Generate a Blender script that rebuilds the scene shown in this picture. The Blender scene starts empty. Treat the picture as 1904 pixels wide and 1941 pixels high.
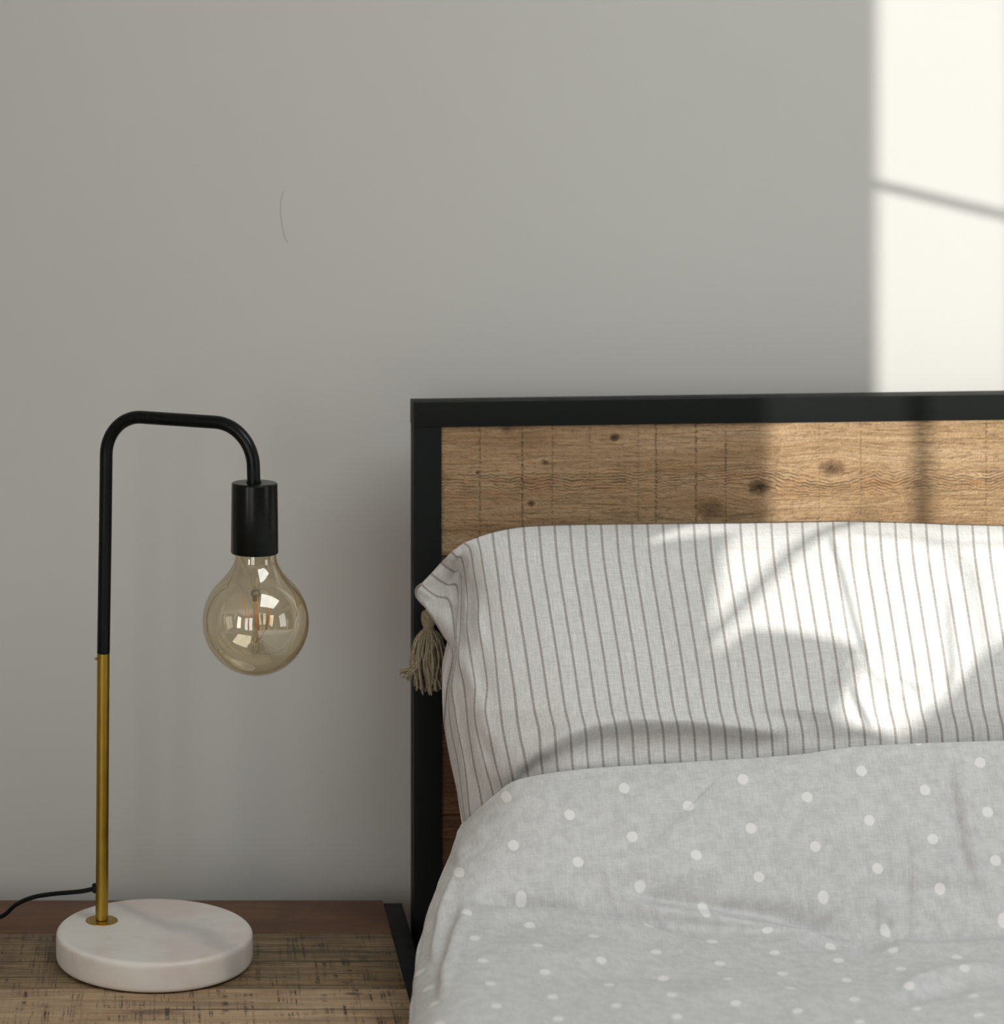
import bpy, bmesh, math, random
import numpy as np
from mathutils import Vector, Matrix, noise

random.seed(7)
S = bpy.context.scene
COL = S.collection

# ------------------------------------------------------------------ camera, world, light
FOC, PX, PY, CAMY, CAMZ = 4640.0, 325.0, 205.0, -2.467, 1.277
cam = bpy.data.cameras.new('camera'); camo = bpy.data.objects.new('camera', cam); COL.objects.link(camo)
camo.location = (0, CAMY, CAMZ); camo.rotation_euler = (math.pi/2, 0, 0)
cam.sensor_fit = 'HORIZONTAL'; cam.sensor_width = 36
cam.lens = FOC/1904*36
cam.shift_x = (952-PX)/1904; cam.shift_y = -(970.5-PY)/1904
cam.dof.use_dof = True; cam.dof.focus_distance = 2.20; cam.dof.aperture_fstop = 5.6
cam.clip_start = .05
S.camera = camo

w = bpy.data.worlds.new('sky'); S.world = w; w.use_nodes = True
w.node_tree.nodes['Background'].inputs[0].default_value = (.80, .88, 1.0, 1)
w.node_tree.nodes['Background'].inputs[1].default_value = 1.2

SK, SS = 1.35, .324                            # sun travels (SK, 1, -SS)
SUN = Vector((SK, 1.0, -SS)).normalized()
sl = bpy.data.lights.new('sun', 'SUN'); sl.energy = 6.7; sl.angle = math.radians(.20); sl.color = (1, .945, .895)
so = bpy.data.objects.new('sun', sl); COL.objects.link(so)
so.rotation_euler = SUN.to_track_quat('-Z', 'Y').to_euler(); so.location = (-5, -4, 3)

def area(name, loc, rot, sx, sy, e, c):
    l = bpy.data.lights.new(name, 'AREA'); l.shape = 'RECTANGLE'; l.size = sx; l.size_y = sy; l.energy = e; l.color = c
    o = bpy.data.objects.new(name, l); COL.objects.link(o); o.location = loc; o.rotation_euler = rot
    return o
# daylight entering by the windows (each fills an opening; the roof one is added fill)
H = math.pi/2
area('skylight_garden', (-1.62, -4.62, 1.3), (H, 0, 0), .55, 2.0, 11.5, (.97, .97, .96))
area('skylight_garden', (-.87, -4.62, 1.3), (H, 0, 0), .55, 2.0, 11.5, (.97, .97, .96))
area('skylight_balcony', (3.55, -2.35, 1.4), (0, H, 0), 1.6, 1.3, 10, (1.0, .97, .94))
area('skylight_terrace', (-2.52, -3.6, 1.35), (0, -H, 0), 1.7, 1.1, 38, (1.0, .825, .72))
area('overhead_fill', (1.25, -1.60, 2.76), (0, 0, 0), 1.7, 1.5, 36, (.95, .98, .98))  # added overhead fill to brighten upward-facing surfaces

S.view_settings.view_transform = 'Standard'; S.view_settings.look = 'None'
S.view_settings.gamma = 1; S.view_settings.use_curve_mapping = False
S.view_settings.exposure = -0.07
S.cycles.use_denoising = True
S.cycles.max_bounces = 10; S.cycles.diffuse_bounces = 5; S.cycles.transparent_max_bounces = 24
S.cycles.caustics_reflective = False; S.cycles.caustics_refractive = False

def P(u, v, d):
    return Vector(((u-PX)/FOC*d, CAMY+d, CAMZ-(v-PY)/FOC*d))

# ------------------------------------------------------------------ object helpers
def link(name, me, mat=None, parent=None, smooth=False):
    o = bpy.data.objects.new(name, me); COL.objects.link(o)
    if mat: me.materials.append(mat)
    if parent: o.parent = parent
    if smooth:
        me.polygons.foreach_set('use_smooth', [True]*len(me.polygons))
    return o

def bmobj(name, bm, mat=None, parent=None, smooth=False, angle=None):
    me = bpy.data.meshes.new(name); bm.to_mesh(me); bm.free()
    o = link(name, me, mat, parent, smooth)
    if angle is not None:
        me.polygons.foreach_set('use_smooth', [True]*len(me.polygons))
        try: me.set_sharp_from_angle(angle=math.radians(angle))
        except Exception: pass
    return o

def empty(name, loc):
    o = bpy.data.objects.new(name, None); COL.objects.link(o); o.location = loc; o.empty_display_size = .05
    return o

def tag(o, label, cat, group=None):
    o['label'] = label; o['category'] = cat
    if group: o['group'] = group
    return o

def box(bm, x0, x1, y0, y1, z0, z1, bev=0, seg=2):
    r = bmesh.ops.create_cube(bm, size=1)
    vs = r['verts']
    for v in vs:
        v.co = Vector((x0 if v.co.x < 0 else x1, y0 if v.co.y < 0 else y1, z0 if v.co.z < 0 else z1))
    if bev:
        es = list({e for v in vs for e in v.link_edges})
        bmesh.ops.bevel(bm, geom=es, offset=bev, segments=seg, affect='EDGES', profile=.6)

def boxobj(name, b, mat, parent=None, bev=0, seg=2, origin=None):
    bm = bmesh.new()
    ox, oy, oz = origin or (0, 0, 0)
    box(bm, b[0]-ox, b[1]-ox, b[2]-oy, b[3]-oy, b[4]-oz, b[5]-oz, bev, seg)
    return bmobj(name, bm, mat, parent, angle=35 if bev else None)

def lathe(bm, prof, n=64, center=(0, 0, 0), rings=None):
    c = Vector(center); rs = []
    for (r, z) in prof:
        if r < 1e-6:
            rs.append([bm.verts.new(c+Vector((0, 0, z)))])
        else:
            rs.append([bm.verts.new(c+Vector((r*math.cos(2*math.pi*i/n), r*math.sin(2*math.pi*i/n), z))) for i in range(n)])
    for a, b in zip(rs, rs[1:]):
        for i in range(n):
            j = (i+1) % n
            if len(a) == 1 and len(b) == 1: continue
            if len(a) == 1: bm.faces.new((a[0], b[j], b[i]))
            elif len(b) == 1: bm.faces.new((a[i], a[j], b[0]))
            else: bm.faces.new((a[i], a[j], b[j], b[i]))
    bmesh.ops.recalc_face_normals(bm, faces=bm.faces[:])

def tube(bm, pts, rad, n=16, cap=True):
    pts = [Vector(p) for p in pts]
    rr = rad if isinstance(rad, (list, tuple)) else [rad]*len(pts)
    T = []
    for i in range(len(pts)):
        a = pts[max(0, i-1)]; b = pts[min(len(pts)-1, i+1)]
        T.append((b-a).normalized())
    up = Vector((0, 0, 1)) if abs(T[0].z) < .9 else Vector((0, 1, 0))
    N = (up-T[0]*up.dot(T[0])).normalized(); prev = None; rings = []
    for i, p in enumerate(pts):
        N = (N-T[i]*N.dot(T[i])).normalized(); B = T[i].cross(N)
        rings.append([bm.verts.new(p+(N*math.cos(2*math.pi*k/n)+B*math.sin(2*math.pi*k/n))*rr[i]) for k in range(n)])
    for a, b in zip(rings, rings[1:]):
        for k in range(n):
            bm.faces.new((a[k], a[(k+1) % n], b[(k+1) % n], b[k]))
    if cap:
        bm.faces.new(rings[0][::-1]); bm.faces.new(rings[-1])

def smooth_pts(pts, n=8):
    pts = [Vector(p) for p in pts]; out = []
    for i in range(len(pts)-1):
        p0 = pts[max(0, i-1)]; p1 = pts[i]; p2 = pts[i+1]; p3 = pts[min(len(pts)-1, i+2)]
        for k in range(n):
            t = k/n
            out.append(.5*((2*p1)+(p2-p0)*t+(2*p0-5*p1+4*p2-p3)*t*t+(3*p1-p0-3*p2+p3)*t**3))
    out.append(pts[-1]); return out

# ------------------------------------------------------------------ node helpers
class NT:
    def __init__(s, name):
        s.m = bpy.data.materials.new(name); s.m.use_nodes = True; s.t = s.m.node_tree
        s.b = s.t.nodes['Principled BSDF']; s.out = s.t.nodes['Material Output']
    def n(s, typ, **kw):
        nd = s.t.nodes.new(typ)
        for k, v in kw.items(): setattr(nd, k, v)
        return nd
    def put(s, sock, val):
        if isinstance(val, bpy.types.NodeSocket): s.t.links.new(val, sock)
        elif val is not None: sock.default_value = val
    def math(s, op, a, b=None, c=None, clamp=False):
        nd = s.n('ShaderNodeMath', operation=op, use_clamp=clamp)
        for i, x in enumerate((a, b, c)):
            if x is not None: s.put(nd.inputs[i], x)
        return nd.outputs[0]
    def coord(s, kind='Object'):
        return s.n('ShaderNodeTexCoord').outputs[kind]
    def mapping(s, vec, scale=(1, 1, 1), loc=(0, 0, 0), rot=(0, 0, 0)):
        nd = s.n('ShaderNodeMapping'); s.put(nd.inputs['Vector'], vec)
        nd.inputs['Scale'].default_value = scale; nd.inputs['Location'].default_value = loc; nd.inputs['Rotation'].default_value = rot
        return nd.outputs[0]
    def noise(s, vec, scale=5, detail=4, rough=.5, dist=0, out='Fac'):
        nd = s.n('ShaderNodeTexNoise'); s.put(nd.inputs['Vector'], vec)
        nd.inputs['Scale'].default_value = scale; nd.inputs['Detail'].default_value = detail
        nd.inputs['Roughness'].default_value = rough; nd.inputs['Distortion'].default_value = dist
        return nd.outputs[out]
    def sep(s, vec):
        nd = s.n('ShaderNodeSeparateXYZ'); s.put(nd.inputs[0], vec); return nd.outputs
    def comb(s, x, y, z=0):
        nd = s.n('ShaderNodeCombineXYZ')
        for i, v in enumerate((x, y, z)): s.put(nd.inputs[i], v)
        return nd.outputs[0]
    def mr(s, val, a, b, c=0, d=1, kind='SMOOTHSTEP'):
        nd = s.n('ShaderNodeMapRange', interpolation_type=kind); s.put(nd.inputs[0], val)
        for i, v in enumerate((a, b, c, d)): nd.inputs[i+1].default_value = v
        return nd.outputs[0]
    def mix(s, f, a, b, mode='MIX'):
        nd = s.n('ShaderNodeMix', data_type='RGBA', blend_type=mode)
        s.put(nd.inputs[0], f)
        s.put(nd.inputs[6], a if isinstance(a, bpy.types.NodeSocket) else (*a, 1))
        s.put(nd.inputs[7], b if isinstance(b, bpy.types.NodeSocket) else (*b, 1))
        return nd.outputs[2]
    def ramp(s, val, stops):
        nd = s.n('ShaderNodeValToRGB'); s.put(nd.inputs[0], val); cr = nd.color_ramp
        while len(cr.elements) < len(stops): cr.elements.new(.5)
        for e, (p, c) in zip(cr.elements, stops): e.position = p; e.color = (*c, 1)
        return nd.outputs[0]
    def bump(s, h, strength=.3, dist=.001):
        nd = s.n('ShaderNodeBump'); s.put(nd.inputs['Height'], h)
        nd.inputs['Strength'].default_value = strength; nd.inputs['Distance'].default_value = dist
        s.t.links.new(nd.outputs[0], s.b.inputs['Normal'])
    def fin(s, col=None, rough=None, metal=None, spec=None):
        if col is not None: s.put(s.b.inputs['Base Color'], col if isinstance(col, bpy.types.NodeSocket) else (*col, 1))
        if rough is not None: s.put(s.b.inputs['Roughness'], rough)
        if metal is not None: s.put(s.b.inputs['Metallic'], metal)
        if spec is not None: s.put(s.b.inputs['Specular IOR Level'], spec)
        return s.m

# ------------------------------------------------------------------ materials
def m_wall(name, c):
    n = NT(name); v = n.coord()
    big = n.noise(v, 1.3, 3)
    col = n.mix(n.mr(big, .3, .7, 0, 1), tuple(x*.985 for x in c), tuple(min(1, x*1.015) for x in c))
    h = n.math('ADD', n.noise(v, 260, 3, .6), n.math('MULTIPLY', n.noise(v, 45, 3), .8))
    n.bump(h, .12, .0006)
    return n.fin(col, .75, spec=.25)
WALL = m_wall('wall_paint', (.568, .568, .55))
WALLW = m_wall('wall_paint_warm', (.62, .575, .53))
CEIL = m_wall('ceiling_paint', (.80, .79, .77))
def m_plain(name, c, r=.5, m=0, spec=.5):
    return NT(name).fin(c, r, m, spec)

def m_black(name, c=(.0042, .0060, .0054), rough=.25, spec=.20):
    n = NT(name); v = n.coord()
    h = n.noise(v, 900, 2, .6)
    n.bump(h, .10, .0004)
    r = n.mr(n.noise(v, 30, 4), .3, .7, rough-.04, rough+.05)
    return n.fin(c, r, 0, spec)
BLACK = m_black('black_powder_coat')
BLACKF = m_black('black_frame_coat', (.0115, .0135, .0130), .5, .08)
CORD = m_plain('black_rubber', (.007, .009, .009), .55, 0, .15)
def m_brass():
    n = NT('satin_brass'); v = n.coord()
    n.bump(n.noise(n.mapping(v, (1, 1, .05)), 700, 3), .06, .0003)
    r = n.mr(n.noise(v, 60, 3), .3, .7, .30, .42)
    return n.fin((.44, .29, .050), r, 1)
BRASS = m_brass()
def m_marble():
    n = NT('white_marble'); v = n.coord()
    # broad soft grey vein running diagonally across the top
    d = n.noise(v, 14, 4, .55, 0, 'Color')
    p = n.n('ShaderNodeVectorMath', operation='MULTIPLY_ADD'); n.put(p.inputs[0], d); p.inputs[1].default_value = (.05, .05, .05); n.put(p.inputs[2], v)
    x, y, z = n.sep(p.outputs[0])
    band = n.math('ABSOLUTE', n.math('ADD', n.math('ADD', n.math('MULTIPLY', x, .62), n.math('MULTIPLY', y, .55)), -.046))
    vein = n.mr(band, 0, .017, .75, 0)
    fine = n.mr(n.noise(n.mapping(v, (1, 2.2, 1), rot=(0, 0, .7)), 22, 6, .6, .6), .5, .72, 0, .45)
    warm = n.mr(n.noise(v, 16, 3), .42, .68, 0, 1)
    c = n.mix(warm, (.72, .69, .645), (.68, .60, .56))
    c = n.mix(vein, c, (.50, .475, .46))
    c = n.mix(fine, c, (.60, .57, .55))
    stain = n.mr(n.noise(n.mapping(v, (1, 1, 1), (3, 1, 0)), 26, 4), .60, .76, 0, .55)
    c = n.mix(stain, c, (.60, .53, .38))
    n.b.inputs['Subsurface Weight'].default_value = .12
    n.b.inputs['Subsurface Radius'].default_value = (.01, .008, .006)
    n.b.inputs['Subsurface Scale'].default_value = .4
    return n.fin(c, n.mr(n.noise(v, 80, 3), .3, .7, .34, .48), 0, .45)
MARBLE = m_marble()

def m_headwood(name, tones, seed, knots=(), streak=None, saws=()):
    """reclaimed sawn board: horizontal grain (object X), circular-saw marks across (object Z)"""
    n = NT(name); v = n.coord()
    v = n.mapping(v, loc=(0, 0, 0))
    xx, yy, zz = n.sep(v)
    # grain bending round the knots
    bend = None
    for (kx, kz, kr, kd) in knots:
        dx = n.math('ADD', xx, -kx); dz = n.math('ADD', zz, -kz)
        e = n.math('EXPONENT', n.math('MULTIPLY', n.math('ADD', n.math('POWER', n.math('ABSOLUTE', n.math('MULTIPLY', dx, .5)), 2), n.math('POWER', n.math('ABSOLUTE', dz), 2)), -1/(kr*1.9)**2))
        b = n.math('MULTIPLY', n.math('MULTIPLY', e, dz), .65)
        bend = b if bend is None else n.math('ADD', bend, b)
    z2 = n.math('SUBTRACT', zz, bend) if bend is not None else zz
    base = n.comb(xx, yy, z2)
    g1 = n.noise(n.mapping(base, (2.2, 1, 42), (seed, 0, 0)), 2.2, 8, .62, .35)
    g2 = n.noise(n.mapping(base, (16, 1, 330), (seed*2, 0, 0)), 1.5, 5, .65, .4)
    blot = n.noise(n.mapping(v, (3, 1, 9), (seed, 3, 0)), 2.0, 4, .6)
    c = n.ramp(n.mr(g1, .28, .72, 0, 1, 'LINEAR'), [(0, tones[0]), (.45, tones[1]), (1, tones[2])])
    c = n.mix(n.mr(g2, .44, .68, 0, .62), c, tuple(x*.40 for x in tones[0]))
    g3 = n.noise(n.mapping(v, (60, 1, 150), (seed, 0, 1)), 2.2, 5, .7, .5)
    c = n.mix(n.mr(g3, .50, .66, 0, .45), c, tuple(x*.36 for x in tones[0]))
    c = n.mix(n.mr(blot, .48, .72, 0, .45), c, tones[3])
    hsum = n.math('MULTIPLY', g2, -1.0)
    # wavy late-wood lines
    if streak:
        z0, hw = streak
        wob = n.noise(n.mapping(v, (9, 1, 2), (seed, 0, 2)), 2.5, 3, .5)
        fine = n.noise(n.mapping(v, (90, 1, 20), (seed, 0, 2)), 1.6, 2, .5)
        zz3 = n.math('ADD', z2, n.math('ADD', n.math('MULTIPLY', n.math('SUBTRACT', wob, .5), .030), n.math('MULTIPLY', n.math('SUBTRACT', fine, .5), .0035)))
        ph = n.math('MULTIPLY', zz3, 2*math.pi/.0030)
        ln = n.mr(n.math('SINE', ph), .62, .93, 0, 1)
        msk = n.math('EXPONENT', n.math('MULTIPLY', n.math('POWER', n.math('ABSOLUTE', n.math('DIVIDE', n.math('ADD', z2, -z0), hw)), 2), -1))
        brk = n.mr(n.noise(n.mapping(v, (22, 1, 120), (seed, 0, 9)), 2, 3, .6), .38, .58, 0, 1)
        lm = n.math('MULTIPLY', n.math('MULTIPLY', ln, msk), brk)
        c = n.mix(n.math('MULTIPLY', msk, n.mr(n.noise(n.mapping(v, (14, 1, 60)), 2, 3), .46, .66, 0, .42)), c, (.50, .235, .10))
        c = n.mix(n.math('MULTIPLY', lm, .9), c, (.055, .04, .022))
        hsum = n.math('SUBTRACT', hsum, n.math('MULTIPLY', lm, 1.4))
    # saw marks: explicit strong ones and faint random ones
    sm = None
    wx = n.math('ADD', xx, n.math('MULTIPLY', n.math('SUBTRACT', n.noise(n.mapping(v, (1, 1, 30)), 8, 3, .7), .5), .0045))
    for (sx, wd, st) in saws:
        k = n.mr(n.math('ABSOLUTE', n.math('ADD', wx, -sx)), 0, wd, st, 0)
        sm = k if sm is None else n.math('MAXIMUM', sm, k)
    rnd = n.mr(n.noise(n.mapping(v, (300, 1, 7), (seed, 0, 0)), 1.2, 3, .7), .60, .74, 0, .42)
    sm = rnd if sm is None else n.math('MAXIMUM', sm, rnd)
    dash = n.mr(n.noise(n.mapping(v, (18, 1, 210), (seed, 0, 5)), 2.0, 4, .6), .42, .60, .12, 1)
    sm = n.math('MULTIPLY', sm, dash)
    c = n.mix(n.math('MULTIPLY', sm, .8), c, (.06, .044, .026))
    hsum = n.math('SUBTRACT', hsum, sm)
    for (kx, kz, kr, kd) in knots:
        dx = n.math('MULTIPLY', n.math('ADD', xx, -kx), .72); dz = n.math('ADD', zz, -kz)
        r = n.math('SQRT', n.math('ADD', n.math('MULTIPLY', dx, dx), n.math('MULTIPLY', dz, dz)))
        r = n.math('ADD', r, n.math('MULTIPLY', n.math('SUBTRACT', n.noise(v, 160, 3, .6), .5), kr*.9))
        k = n.mr(r, kr*.45, kr*1.15, kd, 0)
        c = n.mix(k, c, (.085, .045, .022))
        core = n.mr(r, 0, kr*.45, kd, 0)
        c = n.mix(core, c, (.022, .016, .011))
    c = n.mix(n.mr(n.noise(v, 700, 2, .7), .3, .75, 0, .22), c, tuple(x*.5 for x in tones[0]))
    h = n.math('ADD', n.math('SUBTRACT', hsum, n.math('MULTIPLY', g3, 1.6)), n.math('MULTIPLY', n.noise(v, 420, 3, .6), .8))
    n.bump(h, .9, .0016)
    return n.fin(c, .72, 0, .25)

def m_tablewood(name, tones, seed, lines=.5, saw=.5, cracks=(), knots=()):
    """nightstand board: grain along object X, saw marks along object Y"""
    n = NT(name); v = n.coord(); xx, yy, zz = n.sep(v)
    g1 = n.noise(n.mapping(v, (3, 26, 1), (seed, 0, 0)), 2.5, 7, .62, .3)
    g2 = n.noise(n.mapping(v, (9, 420, 1), (seed*3, 0, 0)), 1.4, 5, .62, .2)
    pl = n.noise(n.mapping(v, (9, 6, 1), (seed*3, 2, 0)), 2.0, 5, .62, .2)
    c = n.ramp(n.mr(g1, .28, .72, 0, 1, 'LINEAR'), [(0, tones[0]), (.5, tones[1]), (1, tones[2])])
    c = n.mix(n.mr(pl, .45, .70, 0, .6), c, tones[3])
    lm = n.mr(g2, .46, .62, 0, lines)
    c = n.mix(lm, c, (.045, .033, .020))
    wx = n.math('ADD', xx, n.math('MULTIPLY', n.math('SUBTRACT', n.noise(n.mapping(v, (1, 30, 1)), 8, 3, .7), .5), .002))
    s1 = n.noise(n.mapping(n.comb(wx, yy, zz), (190, 6, 1), (seed, 0, 0)), 1.4, 5, .75)
    s2 = n.mr(n.noise(n.mapping(v, (22, 46, 1), (seed, 0, 0)), 1.6, 4, .6), .40, .62, 0, 1)
    sm = n.math('MULTIPLY', n.mr(s1, .50, .62, 0, min(1, saw*1.25)), s2)
    c = n.mix(sm, c, (.042, .032, .022))
    hh = n.math('ADD', lm, sm)
    for (cy, x0, amp) in cracks:
        wob = n.math('MULTIPLY', n.math('SUBTRACT', n.noise(n.mapping(v, (10, 0, 0), (seed, 0, 0)), 1.5, 3), .5), amp)
        dd = n.math('ABSOLUTE', n.math('ADD', n.math('ADD', yy, wob), -cy))
        k = n.math('MULTIPLY', n.mr(dd, .0004, .0013, .95, 0), n.mr(xx, x0, x0+.03, 0, 1))
        c = n.mix(k, c, (.018, .013, .009)); hh = n.math('ADD', hh, n.math('MULTIPLY', k, 2))
    for (kx, ky, rx, ry, kd) in knots:
        dx = n.math('DIVIDE', n.math('ADD', xx, -kx), rx); dy = n.math('DIVIDE', n.math('ADD', yy, -ky), ry)
        r = n.math('ADD', n.math('SQRT', n.math('ADD', n.math('MULTIPLY', dx, dx), n.math('MULTIPLY', dy, dy))), n.math('MULTIPLY', n.math('SUBTRACT', n.noise(v, 110, 3, .7), .5), 1.1))
        c = n.mix(n.mr(r, .2, 1.2, kd, 0), c, (.045, .032, .024))
    c = n.mix(n.mr(n.noise(v, 900, 2, .7), .3, .75, 0, .2), c, (.06, .045, .03))
    n.bump(n.math('MULTIPLY', hh, -1), .4, .0006)
    return n.fin(c, n.mr(g1, .3, .7, .5, .62), 0, .3)

def weave(n, v, fine=1500):
    a = n.noise(n.mapping(v, (.06, 1, 1)), fine, 2, .6)
    b = n.noise(n.mapping(v, (1, .06, .06)), fine, 2, .6)
    return a, b

def m_stripe():
    n = NT('striped_cotton'); v = n.coord(); uv = n.coord('UV')
    k, t, _ = n.sep(uv)
    a, b = weave(n, v, 1300)
    heat = n.math('ADD', n.math('MULTIPLY', a, .5), n.math('MULTIPLY', b, .5))
    c = n.mix(n.mr(heat, .34, .66, 0, 1), (.545, .545, .535), (.745, .74, .725))
    c = n.mix(n.mr(n.noise(v, 60, 4), .35, .7, 0, .35), c, (.61, .61, .605))
    fr = n.math('ABSOLUTE', n.math('SUBTRACT', n.math('FRACT', n.math('ADD', k, .5)), .5))
    fr = n.math('ADD', fr, n.math('MULTIPLY', n.math('SUBTRACT', n.noise(v, 900, 2), .5), .035))
    st = n.mr(fr, .060, .100, 1, 0)
    st = n.math('MULTIPLY', st, n.mr(n.noise(n.mapping(v, (.4, .4, 1)), 1500, 2, .7), .30, .62, 1, .66))
    c = n.mix(st, c, (.285, .262, .24))
    h = n.math('ADD', n.math('ADD', a, b), n.math('MULTIPLY', n.noise(v, 90, 4, .6), 1.2))
    n.bump(h, .30, .0006)
    n.b.inputs['Sheen Weight'].default_value = .12
    n.b.inputs['Sheen Roughness'].default_value = .5
    return n.fin(c, .9, 0, .12)

def m_dots():
    n = NT('dotted_cotton'); v = n.coord(); uv = n.coord('UV')
    A, B, _ = n.sep(uv)
    a, b = weave(n, v, 1300)
    wob = n.math('MULTIPLY', n.math('SUBTRACT', n.noise(v, 500, 2), .5), 3.0)
    def dist(off):
        f = n.math('MULTIPLY', n.math('SUBTRACT', n.math('FRACT', n.math('ADD', A, .5+off[0])), .5), 226)
        g = n.math('MULTIPLY', n.math('SUBTRACT', n.math('FRACT', n.math('ADD', B, .5+off[1])), .5), 94.5)
        return n.math('ADD', n.math('SQRT', n.math('ADD', n.math('MULTIPLY', f, f), n.math('MULTIPLY', g, g))), wob)
    d = n.math('MINIMUM', dist((0, 0)), dist((-.509, -.461)))
    dot = n.mr(d, 9.2, 11.2, 1, 0)
    heat = n.math('ADD', n.math('MULTIPLY', a, .5), n.math('MULTIPLY', b, .5))
    blot = n.noise(v, 95, 5, .65)
    f = n.math('ADD', n.math('MULTIPLY', n.mr(heat, .36, .64, 0, 1, 'LINEAR'), .6), n.math('MULTIPLY', n.mr(blot, .35, .65, 0, 1), .4))
    c = n.mix(f, (.50, .50, .50), (.70, .70, .695))
    c = n.mix(n.math('MULTIPLY', dot, .85), c, (.86, .845, .835))
    h = n.math('ADD', n.math('ADD', a, b), n.math('MULTIPLY', n.noise(v, 90, 4, .6), 1.2))
    n.bump(h, .32, .0006)
    n.b.inputs['Sheen Weight'].default_value = .15
    n.b.inputs['Sheen Roughness'].default_value = .5
    return n.fin(c, .92, 0, .1)

def m_thin_glass(name, tint, coat):
    """thin uncoloured or tinted glass sheet: see-through with Fresnel reflections"""
    n = NT(name); t = n.t
    tr = n.n('ShaderNodeBsdfTransparent'); gl = n.n('ShaderNodeBsdfGlossy'); gl.inputs['Roughness'].default_value = .015
    gl.inputs['Color'].default_value = (1, .96, .88, 1) if coat else (1, 1, 1, 1)
    lw = n.n('ShaderNodeLayerWeight'); lw.inputs['Blend'].default_value = .5
    # longer light path through the wall of the bulb near the rim -> stronger tint
    fc = n.math('POWER', lw.outputs['Facing'], 3.0)
    c = n.mix(fc, tint[0], tint[1]); t.links.new(c, tr.inputs['Color'])
    fac = n.math('ADD', n.math('MULTIPLY', n.math('POWER', lw.outputs['Facing'], 4.0), .85), .05+coat, clamp=True)
    mx = n.n('ShaderNodeMixShader'); t.links.new(fac, mx.inputs[0]); t.links.new(tr.outputs[0], mx.inputs[1]); t.links.new(gl.outputs[0], mx.inputs[2])
    t.links.new(mx.outputs[0], n.out.inputs['Surface'])
    return n.m
AMBER = m_thin_glass('amber_glass', ((.92, .865, .74), (.60, .48, .25)), .11)
CLEAR = m_thin_glass('clear_glass', ((.94, .94, .90), (.70, .70, .62)), .02)
PANE = m_thin_glass('window_glass', ((.97, .98, .97), (.9, .93, .9)), 0.0)

# ------------------------------------------------------------------ room
XL, XR, YF, ZC = -2.4, 3.4, -4.5, 2.65
def struct(o): o['kind'] = 'structure'; return o
def wall_with_holes(name, axis, c0, c1, lo, hi, holes, mat):
    """boxes of a wall around rectangular openings; holes = (a0,a1,z0,z1) along the wall"""
    bm = bmesh.new(); holes = sorted(holes); a = lo
    def b(a0, a1, z0, z1):
        if a1-a0 < 1e-4 or z1-z0 < 1e-4: return
        if axis == 'y': box(bm, c0, c1, a0, a1, z0, z1)
        else: box(bm, a0, a1, c0, c1, z0, z1)
    for (h0, h1, z0, z1) in holes:
        b(a, h0, 0, ZC); b(h0, h1, 0, z0); b(h0, h1, z1, ZC); a = h1
    b(a, hi, 0, ZC)
    return struct(bmobj(name, bm, mat))

struct(boxobj('wall_back', (XL-.1, XR+.1, 0, .1, 0, ZC), WALL))
fl = NT('oak_floor'); fv = fl.coord()
fc = fl.ramp(fl.noise(fl.mapping(fv, (14, 1, 1)), 3, 6, .6), [(.3, (.20, .12, .06)), (.7, (.33, .21, .11))])
FLOOR = fl.fin(fc, .45)
struct(boxobj('floor', (XL-.1, XR+.1, YF-.1, .1, -.05, 0), FLOOR))
bm = bmesh.new()                                # ceiling with an unseen roof opening added for overhead fill
RX0, RX1, RY0, RY1 = .40, 2.10, -2.35, -.85
box(bm, XL-.1, RX0, YF-.1, .1, ZC, ZC+.08); box(bm, RX1, XR+.1, YF-.1, .1, ZC, ZC+.08)
box(bm, RX0, RX1, YF-.1, RY0, ZC, ZC+.08); box(bm, RX0, RX1, RY1, .1, ZC, ZC+.08)
struct(bmobj('ceiling', bm, CEIL))
def win_y(c, x=-2.4): return (x-c)/SK                # y on the inner face of the left wall hit by sun plane c
YJ = win_y(.712)                               # near jamb
W1 = (win_y(1.117, XL-.1), YJ, 1.20, 2.35)
W2 = (-4.2, -3.05, .55, 2.25)
wall_with_holes('wall_left', 'y', XL-.1, XL, YF, 0, [W1, W2], WALLW)
WF = [(-1.90, -1.34, .3, 2.3), (-1.15, -.59, .3, 2.3)]
wall_with_holes('wall_front', 'x', YF-.1, YF, XL-.1, XR+.1, WF, WALL)
WR = (-3.0, -1.7, .6, 2.2)
wall_with_holes('wall_right', 'y', XR, XR+.1, YF, 0, [WR], WALLW)
TRIM = m_plain('white_trim', (.72, .70, .67), .4)
for nm, b in (('baseboard_back', (XL, XR, -.014, 0, 0, .09)), ('baseboard_left', (XL, XL+.014, YF, -.014, 0, .09))):
    struct(boxobj(nm, b, TRIM, bev=.003))
widx = [0]
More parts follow.
